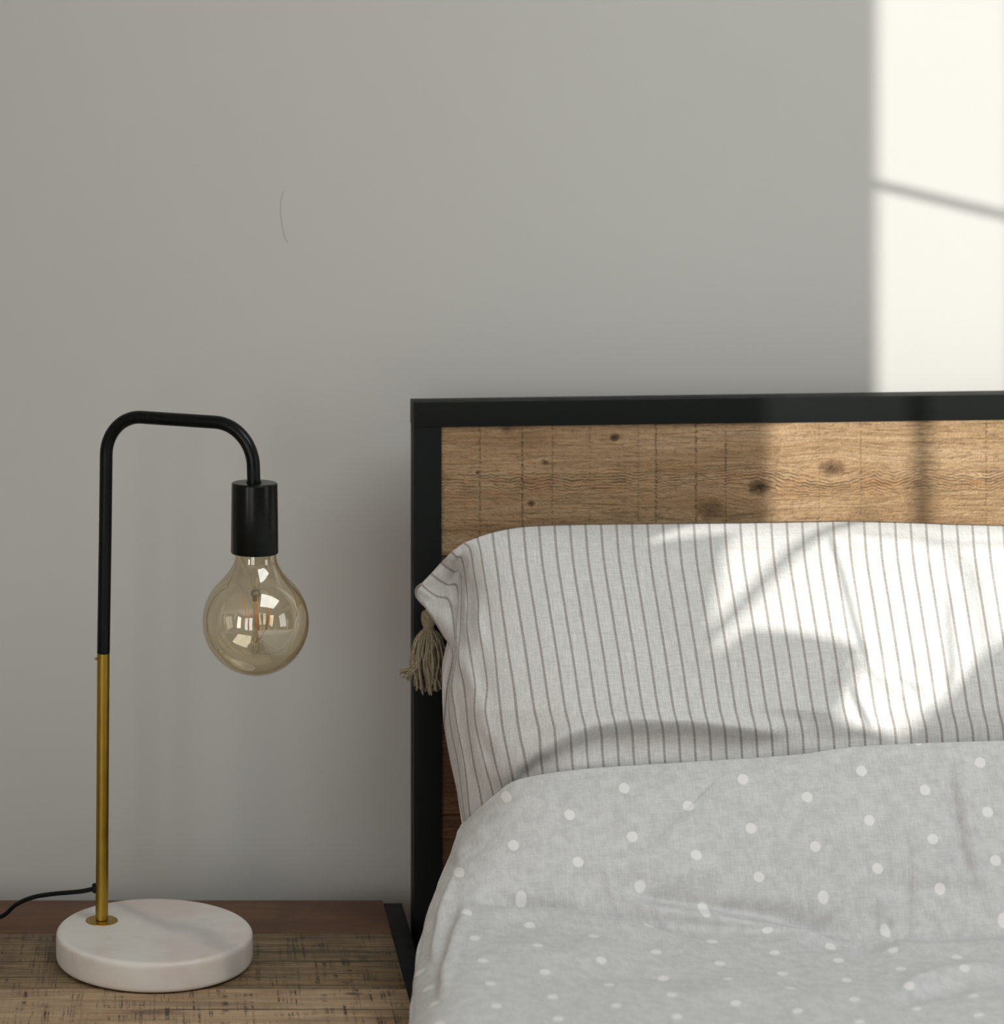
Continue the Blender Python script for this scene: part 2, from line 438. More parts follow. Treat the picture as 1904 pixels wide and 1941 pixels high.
def window(axis, c, a0, a1, z0, z1, th=.03, bars_a=(), bars_z=(), barw=.012, frame=.0):
    widx[0] += 1
    e = empty('window_%d' % widx[0], (0, 0, 0)); struct(e)
    bm = bmesh.new()
    def b(p0, p1, q0, q1, t=th):
        if axis == 'y': box(bm, c-t/2, c+t/2, p0, p1, q0, q1)
        else: box(bm, p0, p1, c-t/2, c+t/2, q0, q1)
    f = .035
    b(a0-f+frame, a0+frame, z0-f, z1+f); b(a1-frame, a1+f-frame, z0-f, z1+f); b(a0, a1, z0-f, z0+frame); b(a0, a1, z1-frame, z1+f)
    for x in bars_a: b(x-barw/2, x+barw/2, z0, z1, .008)
    for z in bars_z: b(a0, a1, z-barw/2, z+barw/2, .008)
    bmobj('window_frame', bm, TRIM, e)
    bm = bmesh.new(); th = .004; b(a0, a1, z0, z1, .004)
    bmobj('pane', bm, PANE, e)
    return e
ZBAR = P(1665, 349, 2.467).z + SS/SK*(.709-XL+.05)
YM = win_y(.856, XL-.05)
window('y', XL-.05, W1[0], W1[1], W1[2], W1[3], bars_a=(YM,), bars_z=(ZBAR,), barw=.0085)
window('y', XL-.05, W2[0], W2[1], W2[2], W2[3], bars_a=(-3.62,), bars_z=(1.5,), barw=.02)
for q in WF: window('x', YF-.05, *q, bars_z=(.9,), barw=.02)
window('y', XR+.05, *WR, bars_a=(-2.35,), barw=.03)
# added unseen blocker in curtain form: outline shaped to cut the sun patch's lower border
CH = [(0.55, 0.79), (0.685, 0.806), (0.7176, 0.8103), (0.7267, 0.8144), (0.7445, 0.8179), (0.7595, 0.82), (0.772, 0.8218), (0.7829, 0.8093), (0.7955, 0.7924), (0.8099, 0.7723), (0.8204, 0.7568), (0.8312, 0.741), (0.845, 0.7182), (0.8536, 0.7006), (0.8685, 0.7005), (0.8734, 0.7086), (0.8757, 0.7182), (0.882, 0.7229), (0.9189, 0.7198), (0.9492, 0.7153), (0.9793, 0.7086), (0.9925, 0.705), (0.9978, 0.6954), (1.0018, 0.6757), (1.0033, 0.6631), (1.0048, 0.6523), (1.0063, 0.6431), (1.0078, 0.6362), (1.0221, 0.6311), (1.0389, 0.6279), (1.0504, 0.6228), (1.0625, 0.6209), (1.08, 0.6382), (1.0935, 0.6579), (1.1027, 0.6886), (1.1131, 0.7129), (1.1381, 0.7828999999999999), (1.25, 0.8)]
xp = XL+.06; bm = bmesh.new(); fr_, bk_ = [], []
def chp(c, h, x):
    y = (x-c)/SK; return Vector((x, y, h-SS*y))
top = [chp(c, h, xp) for c, h in CH]
for p in top:
    wv = .008*math.sin(p.y*70)
    col = []
    for q in np.linspace(0, 1, 5):
        zz_ = p.z*(1-q)+.95*q
        col.append((bm.verts.new((xp+wv*q, p.y, zz_)), bm.verts.new((xp+wv*q+.004, p.y, zz_))))
    fr_.append(col)
for a, b in zip(fr_, fr_[1:]):
    for i in range(4):
        bm.faces.new((a[i][0], b[i][0], b[i+1][0], a[i+1][0])); bm.faces.new((a[i][1], a[i+1][1], b[i+1][1], b[i][1]))
    bm.faces.new((a[0][0], a[0][1], b[0][1], b[0][0])); bm.faces.new((a[-1][0], b[-1][0], b[-1][1], a[-1][1]))
for col in (fr_[0], fr_[-1]):
    for i in range(4): bm.faces.new((col[i][0], col[i+1][0], col[i+1][1], col[i][1]))
bmesh.ops.recalc_face_normals(bm, faces=bm.faces[:])
cu = tag(bmobj('sun_blocker', bm, m_plain('blocker_linen', (.72, .68, .60), .9), None, False), 'added unseen sun blocker in curtain form across the lower part of the left window', 'curtain')
bm = bmesh.new(); y0_, y1_ = top[-1].y-.05, top[0].y+.05
tube(bm, [(xp-.008, y0_, .985), (xp-.008, y1_, .985)], .004, 10); bmobj('blocker_rod', bm, TRIM, cu, True)
e = struct(empty('window_5', (0, 0, 0))); bm = bmesh.new()  # frame and pane of the added, unseen roof opening
box(bm, RX0, RX1, RY0, RY0+.03, ZC+.02, ZC+.07); box(bm, RX0, RX1, RY1-.03, RY1, ZC+.02, ZC+.07)
box(bm, RX0, RX0+.03, RY0+.03, RY1-.03, ZC+.02, ZC+.07); box(bm, RX1-.03, RX1, RY0+.03, RY1-.03, ZC+.02, ZC+.07)
bmobj('window_frame', bm, TRIM, e)
bmobj('pane', (lambda b_: (box(b_, RX0+.03, RX1-.03, RY0+.03, RY1-.03, ZC+.04, ZC+.044), b_)[1])(bmesh.new()), PANE, e)
# brown interior door on the right-hand wall (mirrored in the lamp bulb)
dw = NT('stained_door_wood'); dv = dw.coord()
DOORW = dw.fin(dw.ramp(dw.noise(dw.mapping(dv, (20, 20, 1)), 3, 5), [(.3, (.10, .055, .025)), (.7, (.17, .10, .05))]), .4)
dr = struct(boxobj('door_1', (XR-.045, XR-.001, -1.45, -.55, .0, 2.05), DOORW, bev=.004))
hb = bmesh.new(); tube(hb, [(XR-.045, -1.36, 1.0), (XR-.09, -1.36, 1.0), (XR-.09, -1.25, 1.0)], .009, 10)
bmobj('door_handle', hb, m_plain('door_metal', (.5, .5, .48), .3, 1), dr, True)

# fine hairline scratch in the wall paint
sb = bmesh.new()
tube(sb, smooth_pts([P(538, 362, 2.4668), P(532, 385, 2.4668), P(533, 415, 2.4668), P(539, 445, 2.4668), P(547, 462, 2.4668)], 6), .00022, 5)
wb = bpy.data.objects['wall_back']
bmobj('hairline_crack', sb, m_plain('hairline', (.33, .32, .30), .8), wb)

# ------------------------------------------------------------------ nightstand
NX0, NX1 = -.300, .2265                       # outer edges of the metal frame
NYB, NYF = CAMY+2.402, CAMY+2.008
NZ = CAMZ-.777
NO = (-.04, (NYB+NYF)/2, 0)
ns = tag(empty('nightstand', NO), 'industrial nightstand with reclaimed brown wood top and black metal edge, under the lamp', 'nightstand')
def local(o, root):
    o.location = -Vector(root.location) if False else Vector((0, 0, 0))
def nbox(name, b, mat, bev=.0008, parent=None, seg=2):
    return boxobj(name, b, mat, parent or ns, bev, seg, origin=NO)
BR = .0185
def yv(v): return CAMY + (CAMZ-NZ)*FOC/(v-PY)
yA, yB = yv(1768), yv(1874.5)
TA = ((0.0975, 0.0454, 0.0264), (0.1575, 0.0731, 0.0408), (0.2175, 0.1134, 0.0576), (0.09, 0.0504, 0.036))
TB = ((0.153, 0.1042, 0.0562), (0.252, 0.173, 0.0905), (0.36, 0.252, 0.1326), (0.135, 0.0874, 0.0562))
TC = ((0.3255, 0.2208, 0.135), (0.5145, 0.3552, 0.216), (0.693, 0.4992, 0.315), (0.399, 0.24, 0.1404))
WA = m_tablewood('board_red_brown', TA, 3.1, .35, .12)
WB = m_tablewood('board_olive_brown', TB, 5.7, .75, .7, cracks=((yv(1822)-NO[1], -.40, .004), (yv(1804)-NO[1], .02, .006)), knots=((.195, yv(1862)-NO[1], .006, .004, .6),))
WC = m_tablewood('board_pale_brown', TC, 9.4, .35, .75, cracks=((yv(1914)-NO[1], .015, .006),), knots=((.065-.04, yv(1919)-NO[1], .030, .008, .55), (-.115, yv(1906)-NO[1], .0035, .0025, .9), (-.115, yv(1930)-NO[1], .004, .0025, .8), (.20, yv(1884)-NO[1], .010, .004, .7), (.225, yv(1932)-NO[1], .02, .006, .35)))
g = .0005
for (a, b, m, dz) in ((yA+g, NYB, WA, 0), (yB+g, yA-g, WB, -.0002), (NYF+.004, yB-g, WC, .0003)):
    nbox('plank', (NX0+BR+.0005, NX1-BR-.0005, a, b, NZ-.020, NZ+dz), m, .0009, seg=2)
FZ = NZ-.0028
nbox('frame_edge', (NX1-BR, NX1, NYF, NYB, FZ-.03, FZ), BLACKF, .0012)
nbox('frame_edge', (NX0, NX0+BR, NYF, NYB, FZ-.03, FZ), BLACKF, .0012)
nbox('frame_rail', (NX0+BR, NX1-BR, NYB-.015, NYB-.0005, FZ-.04, FZ-.020), BLACKF, .001)
nbox('frame_rail', (NX0+BR, NX1-BR, NYF, NYF+.003, FZ-.03, FZ-.001), BLACKF, .0008)
for x in (NX0, NX1-BR):
    for y in (NYF, NYB-BR):
        nbox('leg', (x, x+BR, y, y+BR, 0, FZ-.031), BLACKF, .001)
nbox('shelf', (NX0+BR, NX1-BR, NYF+.005, NYB-.005, .16, .178), WC, .001)
dwr = nbox('drawer', (NX0+BR+.003, NX1-BR-.003, NYF+.004, NYB-.03, NZ-.150, NZ-.032), WC, .001)
kb = bmesh.new(); lathe(kb, [(0, .02), (.008, .018), (.009, .012), (.004, .008), (.004, 0), (0, 0)], 24)
for v in kb.verts: v.co = Vector((v.co.x, -v.co.z, v.co.y))
ko = bmobj('knob', kb, BLACKF, dwr, True); ko.location = (0, NYF-NO[1]+.004, NZ-.09)

# ------------------------------------------------------------------ table lamp
LB = Vector((P(293, 1763, 2.233).x, CAMY+2.233, NZ+.0010))
lamp = tag(empty('table_lamp', LB), 'table lamp with bent black arm, brass pole, round marble base and bare amber globe bulb', 'lamp')
BT = .0270; BRAD = .0897
bm = bmesh.new()
prof = [(0, 0), (BRAD-.005, 0), (BRAD-.0035, .0003), (BRAD-.0015, .0012), (BRAD-.0004, .0028)]
prof += [(BRAD-.0001, .005), (BRAD, .012), (BRAD, BT-.006)]
for k in range(1, 7):
    a = k/6*math.pi/2; prof.append((BRAD-.0045*(1-math.cos(a)), BT-.0045+.0045*math.sin(a)))
prof += [(BRAD-.008, BT), (BRAD*.5, BT), (0, BT)]
lathe(bm, prof, 128); mb = bmobj('marble_base', bm, MARBLE, lamp, angle=60)
bm = bmesh.new(); lathe(bm, [(0, -.0006), (BRAD-.009, -.0006), (BRAD-.009, .0002), (0, .0002)], 64)   # felt foot
bmobj('felt_pad', bm, m_plain('felt', (.02, .02, .02), .95), lamp).location = (0, 0, 0)
PB = P(193, 1746, 2.257); PB.z = NZ+BT; PB = PB-LB
bm = bmesh.new(); lathe(bm, [(0, 0), (.0150, 0), (.0152, .0006), (.0148, .0014), (.008, .0019), (0, .0019)], 64)
o = bmobj('pole_flange', bm, BRASS, lamp, angle=50); o.location = PB
# pole line
zb = NZ+BT
def at(u, v, d): return P(u, v, d)-LB
D0 = 2.257
ptop = at(201.5, 860, D0)
pj = at(196.2, 1236, D0)                 # brass / black joint
bot = Vector((PB.x, PB.y, BT+.0015))
RB = .00585
bm = bmesh.new()
tube(bm, [bot, pj+Vector((0, 0, .004))], RB, 40); bmobj('brass_pole', bm, BRASS, lamp, angle=50)
# arm goes right and a little towards the camera
D1 = 2.187
ez = at(201.5, 786.5, D0).z
endt = at(481.5, 914, D1); endt2 = Vector((endt.x, endt.y, endt.z-.004))
c1 = Vector((at(203, 786.5, D0).x, ptop.y, ez)); c2 = Vector((endt.x-.0005, endt.y, ez))
dirh = (c2-c1); L = dirh.length; dirh.normalize()
RBend = .036
path = [pj+Vector((0, 0, -.0005)), ptop]
def bend(c, a, b, r, n=14):
    pa = c+a*r; pb = c+b*r; out = []
    # circular fillet between directions a and b (perpendicular)
    for k in range(n+1):
        t = k/n*math.pi/2
        out.append(c+a*r*(1-math.sin(t))+b*r*(1-math.cos(t)))
    return out
up = (c1-ptop).normalized()
path = [pj+Vector((0, 0, 0)), pj.lerp(c1, .5)] + bend(c1, -up, dirh, .036) + bend(c2, -dirh, Vector((0, 0, -1)), .038) + [endt2]
bm = bmesh.new(); tube(bm, path, RB+.00015, 40)
arm = bmobj('bent_arm', bm, BLACK, lamp, angle=50)
bm = bmesh.new(); tube(bm, [pj+Vector((0, 0, -.0022)), pj+Vector((0, 0, -.001)), pj+Vector((0, 0, .001))], [RB-.001, RB+.0001, RB+.00015], 40)
bmobj('arm_collar', bm, BLACK, lamp, angle=50)
# grub screw and cord grommet
sc = bmesh.new(); a0 = at(187, 1248, D0); tube(sc, [a0, a0+Vector((-.0032, -.0015, 0))], .0012, 12); bmobj('grub_screw', sc, BRASS, lamp, angle=40)
gm = bmesh.new(); a0 = at(188, 1684, D0+.001)
tube(gm, [a0, a0+Vector((-.0048, .001, 0)), a0+Vector((-.0056, .001, 0)), a0+Vector((-.0066, .001, 0))], [.0046, .0046, .0042, .003], 20)
bmobj('cord_grommet', gm, CORD, lamp, angle=50)
cp = [at(190, 1682, D0+.001), at(172, 1686, D0+.006), at(150, 1690, 2.268), at(100, 1694.5, 2.283), at(62, 1701, 2.297), at(30, 1715, 2.312), at(0, 1738, 2.330)]
zc = .0030
cp += [Vector((-.190, CAMY+2.343, NZ+zc+.0008))-LB, Vector((-.212, CAMY+2.362, NZ+zc))-LB, Vector((-.236, CAMY+2.401, NZ+zc+.001))-LB,
       Vector((-.241, CAMY+2.4125, NZ+.0005))-LB, Vector((-.243, CAMY+2.420, NZ-.02))-LB, Vector((-.243, CAMY+2.424, .25))-LB, Vector((-.235, CAMY+2.426, .03))-LB, Vector((-.16, CAMY+2.42, .004))-LB, Vector((.0, CAMY+2.42, .004))-LB]
bm = bmesh.new(); tube(bm, smooth_pts(cp, 8), .0021, 14); bmobj('power_cord', bm, CORD, lamp, angle=60)
# socket
sx, sy = endt.x+.0006, endt.y
SZ1 = at(0, 914.5, D1).z; SZ0 = at(0, 1048, D1).z
bm = bmesh.new(); ro, rt = .0213, .0206
prof = [(0, SZ1), (.010, SZ1)]+[(rt-.0017+.0017*math.sin(k/5*math.pi/2), SZ1-.0017+.0017*math.cos(k/5*math.pi/2)) for k in range(6)]
prof += [((rt+ro)/2, (SZ1+SZ0)/2), (ro, SZ0+.0012), (ro-.0006, SZ0), (ro-.0022, SZ0), (ro-.0024, SZ0+.02), (0, SZ0+.02)]
lathe(bm, prof, 96); so_ = bmobj('socket', bm, BLACK, lamp, angle=40); so_.location = (sx, sy, 0)
bm = bmesh.new(); tube(bm, [(sx-.0006, sy, SZ1-.001), (sx-.0006, sy, SZ1+.0012)], .0068, 32); bmobj('arm_ring', bm, BLACK, lamp, angle=40)
# bulb
BC = at(484.7, 1178, D1); R = .0477
z0 = SZ0-BC.z
prof = [(.0182, z0+.006), (.0184, z0-.002), (.0187, z0-.0052), (.0194, z0-.0083), (.0208, z0-.0115), (.0233, z0-.0157), (.0269, .0409)]
zs = z0-.0178
a0 = math.acos(min(1, .0305/R))
zz = math.sqrt(R*R-.0315**2)
st = math.asin(.0315/R)
prof.append((.0315, zz))
for k in range(1, 41):
    a = st+(math.pi-st)*k/40; prof.append((R*math.sin(a) if k < 40 else 0, R*math.cos(a)))
pp = smooth_pts([Vector((r, 0, z)) for r, z in prof[:9]], 5)
prof = [(p.x, p.z) for p in pp]+prof[9:]
bm = bmesh.new(); lathe(bm, prof, 96)
bulb = bmobj('globe_bulb', bm, AMBER, lamp, True); bulb.location = BC; bulb['label'] = 'amber glass globe bulb'
bm = bmesh.new()
sp = [(.0150, z0+.005), (.0135, z0-.004), (.0105, z0-.012), (.0068, z0-.018), (.0042, z0-.0225), (.0046, z0-.026), (.0038, z0-.029), (.0024, z0-.034), (.0020, .008), (.0019, -.014), (.0030, -.020), (.0034, -.0235), (.0028, -.028), (0, -.0295)]
lathe(bm, sp, 32); bmobj('glass_stem', bm, CLEAR, bulb, True)
FIL = NT('led_phosphor').fin((.95, .42, .07), .45); FILW = m_plain('filament_wire', (.45, .38, .28), .3, .9)
for i, (ut, ub) in enumerate(((-24.5, -12), (3, 5), (28, 20), (-3, 1))):
    yt = (-.006, -.011, -.004, .012)[i]
    a = Vector((ut*D1/FOC, yt, .0245)); b = Vector((ub*D1/FOC, yt*.45, -.0065))
    bm = bmesh.new(); tube(bm, [a, b], [.00045, .00115], 10); bmobj('filament', bm, FIL, bulb, True)
    bm = bmesh.new(); tube(bm, [a, Vector((a.x*.55, a.y*.55, .031)), Vector((0, 0, .027))], .00022, 6)
    bmobj('filament_wire', bm, FILW, bulb, True); bm = bmesh.new()
    tube(bm, [b, Vector((b.x*.5, b.y*.5, -.014)), Vector((0, 0, -.019))], .0003, 6)
    bmobj('filament_wire', bm, FILW, bulb, True)
bm = bmesh.new(); lathe(bm, [(0, .028), (.0036, .0275), (.0045, .0240), (.0030, .0225), (.0028, .0185), (0, .018)], 20)
bmobj('stem_crimp', bm, m_plain('crimp_glass', (.30, .28, .2), .25, .4), bulb, True)

# ------------------------------------------------------------------ bed: headboard with planks
RHO, TAU = math.radians(1.0), .0115
BO = Vector((P(785.5, 763, 2.360).x, CAMY+2.360, 0))
bed = tag(empty('bed', BO), 'bed with black metal framed headboard of reclaimed tan boards behind the pillow', 'bed')
bed.rotation_euler = (0, 0, RHO)
HT = CAMZ-.2840
PW, PD, BW = .0264, .030, 1.46
def shear(o):
    for v in o.data.vertices: v.co.z += TAU*v.co.x
def bb(name, b, mat, bev=.001, sh=True, seg=2):
    o = boxobj(name, b, mat, bed, bev, seg)
    if sh: shear(o)
    return o
RH = .0240
bb('headboard_rail', (0, BW, 0, PD+.004, HT-RH, HT), BLACKF, .0006)
bb('headboard_post', (0, PW, 0, PD, 0, HT-RH-.0001), BLACKF, .0004)
bb('headboard_post', (BW-PW, BW, 0, PD, 0, HT-RH-.0002), BLACKF, .0012)
bb('headboard_crossbar', (PW+.0002, BW-PW-.0002, .004, PD-.004, .40, .424), BLACKF, .0012)
T1 = ((.33, .205, .105), (.49, .325, .180), (.63, .45, .275), (.43, .255, .130))
T2 = ((.10, .050, .028), (.17, .085, .045), (.24, .13, .07), (.12, .065, .040))
zr = HT-RH
def hx(u): return (P(u, 900, 2.36).x-BO.x)/math.cos(RHO)
def hz(u, v): return P(0, v, 2.362).z - TAU*hx(u)
K1 = [(hx(1168), hz(1168, 826), .0042, .9), (hx(1035), hz(1035, 875), .003, .75), (hx(1009), hz(1009, 953), .0036, .9), (hx(1445), hz(1445, 917), .009, .75),
      (hx(1352), hz(1352, 962), .012, .6), (hx(1582), hz(1582, 880), .010, .62), (hx(965), hz(965, 812), .006, .5), (hx(907), hz(907, 895), .002, .8)]
SAW1 = [(hx(u), .0016, s) for u, s in ((911, .75), (992, .95), (1049, .6), (1247, .9), (1323, .85), (1380, .75), (1213, .4), (1120, .35), (1560, .25), (1640, .3), (1880, .5))]
edges = [zr-.0004, zr-.125, zr-.250, zr-.375, .4245]
mats = [m_headwood('tan_sawn_board', T1, 2.3, K1, (hz(1000, 913), .0105), SAW1), m_headwood('red_brown_board', T2, 6.1, (), (.80, .02), ()), m_headwood('red_brown_board_lower', T2, 8.8, (), (.70, .03), ()), m_headwood('brown_board_low', T2, 12.4)]
for i in range(4):
    bb('plank', (PW+.0003, BW-PW-.0003, .0035, .0205, edges[i+1]+.0005, edges[i]-(.0 if i == 0 else .0005)), mats[i], .0008)
bb('side_rail', (0.0, PW, -1.98, -.0005, .27, .31), BLACKF, .0012, False)
bb('side_rail', (BW-PW, BW, -1.98, -.0005, .27, .31), BLACKF, .0012, False)
bb('foot_rail', (PW, BW-PW, -1.98, -1.98+PW, .27, .31), BLACKF, .0012, False)
bb('leg', (0.0, PW, -1.98-PW, -1.981, 0, .31), BLACKF, .0012, False)
bb('leg', (BW-PW, BW, -1.98-PW, -1.981, 0, .31), BLACKF, .0012, False)
for k in range(10):
    y = -.15-k*.195
    bb('slat', (PW+.0005, BW-PW-.0005, y-.03, y+.03, .285, .3), mats[3], .001, False)
mt = boxobj('mattress', (PW+.060, BW-PW-.02, -1.93, -.055, .301, .515), m_plain('mattress_ticking', (.75, .74, .72), .9), None, .03, 4)
tag(mt, 'white mattress on the bed, covered by the dotted duvet', 'mattress')
mt.matrix_world = Matrix.Translation(BO) @ Matrix.Rotation(RHO, 4, 'Z')

# ------------------------------------------------------------------ cloth helpers
def catmull(tab, xs_out):
    """tab: (n, ...) values at integer knots; sample at xs_out (floats in 0..n-1)"""
    tab = np.asarray(tab, float); n = tab.shape[0]
    i = np.clip(np.floor(xs_out).astype(int), 0, n-2); t = xs_out-i
    t = t.reshape((-1,)+(1,)*(tab.ndim-1))
    g = lambda k: tab[np.clip(k, 0, n-1)]
    p0 = np.where(((i-1) < 0).reshape(t.shape), 2*g(0*i)-g(0*i+1), g(i-1))
    p3 = np.where(((i+2) > n-1).reshape(t.shape), 2*g(0*i+n-1)-g(0*i+n-2), g(i+2))
    p1, p2 = g(i), g(i+1)
    return .5*((2*p1)+(p2-p0)*t+(2*p0-5*p1+4*p2-p3)*t*t+(3*p1-p0-3*p2+p3)*t**3)

def vnoise(x, y, seed=0):
    """smooth value noise on arrays"""
    xi = np.floor(x).astype(np.int64); yi = np.floor(y).astype(np.int64)
    fx = x-xi; fy = y-yi; fx = fx*fx*(3-2*fx); fy = fy*fy*(3-2*fy)
    def h(a, b):
        n_ = (a*374761393+b*668265263+seed*974634777) & 0x7fffffff
        n_ = ((n_ ^ (n_ >> 13))*1274126177) & 0x7fffffff
        return ((n_ ^ (n_ >> 16)) & 0xffff)/65535.0-.5
    return (h(xi, yi)*(1-fx)+h(xi+1, yi)*fx)*(1-fy)+(h(xi, yi+1)*(1-fx)+h(xi+1, yi+1)*fx)*fy

def polyd(U, V, pts):
    """distance to a polyline, signed side, and position 0..1 along it (pattern px units)"""
    best = np.full(U.shape, 1e9); side = np.zeros(U.shape); pos = np.zeros(U.shape)
    seg = [math.hypot(b[0]-a[0], b[1]-a[1]) for a, b in zip(pts, pts[1:])]; tot = sum(seg); acc = 0
    for (a, b), L_ in zip(zip(pts, pts[1:]), seg):
        dx, dy = (b[0]-a[0])/L_, (b[1]-a[1])/L_
        t = np.clip((U-a[0])*dx+(V-a[1])*dy, 0, L_)
        d = np.hypot(U-a[0]-dx*t, V-a[1]-dy*t)
        s = np.sign(dx*(V-a[1])-dy*(U-a[0]))
        m = d < best
        best = np.where(m, d, best); side = np.where(m, s, side); pos = np.where(m, (acc+t)/tot, pos); acc += L_
    return best, side, pos

def creases(U, V, lst):
    """height towards the viewer in metres; each: (points, width px, amp m, kind)"""
    Hh = np.zeros(U.shape)
    for pts, wd, amp, kind in lst:
        d, s, p = polyd(U, V, pts)
        taper = np.clip(np.sin(np.pi*np.clip(p, .0, 1))*1.6+.0, 0, 1) if 'o' not in kind else 1.0
        if 'r' in kind: Hh += amp*np.exp(-(d/wd)**2)*taper                       # ridge
        if 's' in kind:                                                          # step: ridge on one side, valley on the other
            Hh += amp*np.tanh(s*d/wd)*np.exp(-(d/(wd*3.2))**2)*taper
    return Hh*1.6

def grid_mesh(name, Pg, UVg, mat, parent=None, extra=None):
    """Pg (n,m,3) grid -> mesh object; UVg (n,m,2)"""
    n, m = Pg.shape[:2]
    vs = Pg.reshape(-1, 3)
    idx = np.arange(n*m).reshape(n, m)
    f = np.stack([idx[:-1, :-1], idx[1:, :-1], idx[1:, 1:], idx[:-1, 1:]], -1).reshape(-1, 4)
    me = bpy.data.meshes.new(name)
    me.vertices.add(len(vs)); me.vertices.foreach_set('co', vs.ravel())
    me.loops.add(f.size); me.loops.foreach_set('vertex_index', f.ravel())
    me.polygons.add(len(f)); me.polygons.foreach_set('loop_start', np.arange(0, f.size, 4)); me.polygons.foreach_set('loop_total', np.full(len(f), 4))
    uvl = me.uv_layers.new(name='UVMap')
    uvl.data.foreach_set('uv', UVg.reshape(-1, 2)[f.ravel()].ravel())
    me.update(); me.validate()
    return link(name, me, mat, parent, True)

# ------------------------------------------------------------------ striped pillow
VT = [(934, 1009), (963, 1002.5), (993, 998), (1023, 996), (1060, 994.5), (1110, 993.5), (1250, 992), (1400, 990.5), (1600, 987), (1700, 989), (1800, 993), (1904, 995.5), (2050, 1000), (2200, 1010), (2330, 1030), (2420, 1075), (2460, 1130)]
def vtop(u): return float(np.interp(u, [a for a, b in VT], [b for a, b in VT]))
LV = [0, 1045, 1085, 1140, 1190, 1245, 1300, 1345, 1385, 1450, 1540, 1640]     # nominal rows
OFF = [0, 4, 9, 18, 26, 35, 43, 50, 59, 64, 78, 92]
KL = [
 [(788,1115),(790,1128),(800,1145),(815,1165),(838,1203),(859,1240),(850,1300),(845,1345),(844,1385),(855,1450),(876,1540),(892,1640)],
 [(798,1107),(812,1120),(830,1131),(853,1139),(862,1190),(861.5,1245),(852,1300),(851,1345),(856,1385),(869,1450),(880,1540),(895,1640)],
 [(817,1087),(832,1099),(848,1108),(868,1115),(866,1188),(865,1245),(856,1302),(862,1345),(868,1385),(881,1450),(890,1540),(903,1640)],
 [(836,1066),(848,1076),(861,1084),(874,1089),(873,1190),(869,1247),(880,1300),(885,1345),(889,1385),(899,1450),(915,1530),(925,1640)],
 [(856,1046),(865,1055),(877,1062),(886,1135),(885,1190),(893,1245),(901,1300),(899,1345),(904,1385),(920,1450),(940,1530),(950,1640)],
 [(880,1029),(892,1041),(898,1080),(907,1140),(907,1178),(917,1245),(924,1300),(920,1345),(927,1385),(940,1450),(965,1540),(975,1640)],
 [(905,1019),(911,1045),(917,1085),(926,1140),(932,1190),(939,1245),(944,1300),(949,1345),(954,1385),(967,1450),(985,1540),(1000,1640)],
 [(934,1009),(938,1045),(944,1085),(950,1140),(957,1190),(965,1245),(974,1300),(979,1345),(984,1385),(998,1450),(1012,1540),(1026,1640)]]
NK = 56
tab = [list(map(list, r)) for r in KL]
for k in range(8, NK+1):
    x = 934+29.35*(k-7); r = [[x, vtop(x)]]
    for j in range(1, 12): r.append([x+OFF[j], LV[j]])
    tab.append(r)
for k in range(NK-6, NK+1):                                  # far end closes again (outside the picture)
    q = (k-(NK-6))/6
    for j in range(12): tab[k][j][0] -= q*q*60*abs(j-6)/6; tab[k][j][1] += 0
tab = np.array(tab, float)                                   # (K, 12, 2)
SUB = 7
ks = np.arange(0, NK*SUB+1)/SUB
t_out = np.linspace(0, 11, 200)
rows = catmull(np.swapaxes(tab, 0, 1), t_out)                # (200, K, 2)
rows = np.swapaxes(rows, 0, 1)                               # (K, 200, 2)
i0 = np.clip(np.floor(ks).astype(int), 0, NK-1); fr = (ks-i0)[:, None, None]
cm = catmull(rows, ks)
lin = rows[i0]*(1-fr)+rows[i0+1]*fr
wq = np.clip((ks-7)/2, 0, 1)[:, None, None]
UVp = lin*(1-wq)+cm*wq
U, V = UVp[..., 0], UVp[..., 1]
Kg = np.broadcast_to(ks[:, None], U.shape); Tg = np.broadcast_to(t_out[None, :], U.shape)
# depth (distance from the camera plane)
body = np.interp(V, [985, 992, 1000, 1015, 1045, 1085, 1140, 1190, 1245, 1300, 1345, 1385, 1450, 1540, 1640],
                 [2.318, 2.306, 2.292, 2.277, 2.258, 2.241, 2.218, 2.198, 2.181, 2.167, 2.157, 2.155, 2.150, 2.152, 2.160])
ext = np.clip((V-990-(np.array([vtop(x) for x in U[:, 0]])[:, None]-990)), 0, 999)
seam = np.interp(Tg, [0, 2, 3, 5, 8, 11], [2.318, 2.315, 2.305, 2.288, 2.270, 2.262])
sm = lambda x: x*x*(3-2*x)
kw_low = np.clip(Kg/11, 0, 1); kw_low = np.sqrt(1-(1-kw_low)**2)
kw_up = np.clip((Kg-3.2)/8, 0, 1); kw_up = np.sqrt(np.clip(1-(1-kw_up)**2, 0, 1))
tw = sm(np.clip((Tg-2.2)/3.3, 0, 1))
kw = kw_up*(1-tw)+kw_low*tw
fe = np.clip((NK-Kg)/9, 0, 1); kw = kw*np.sqrt(1-(1-fe)**2)
D = seam+(body-seam)*kw
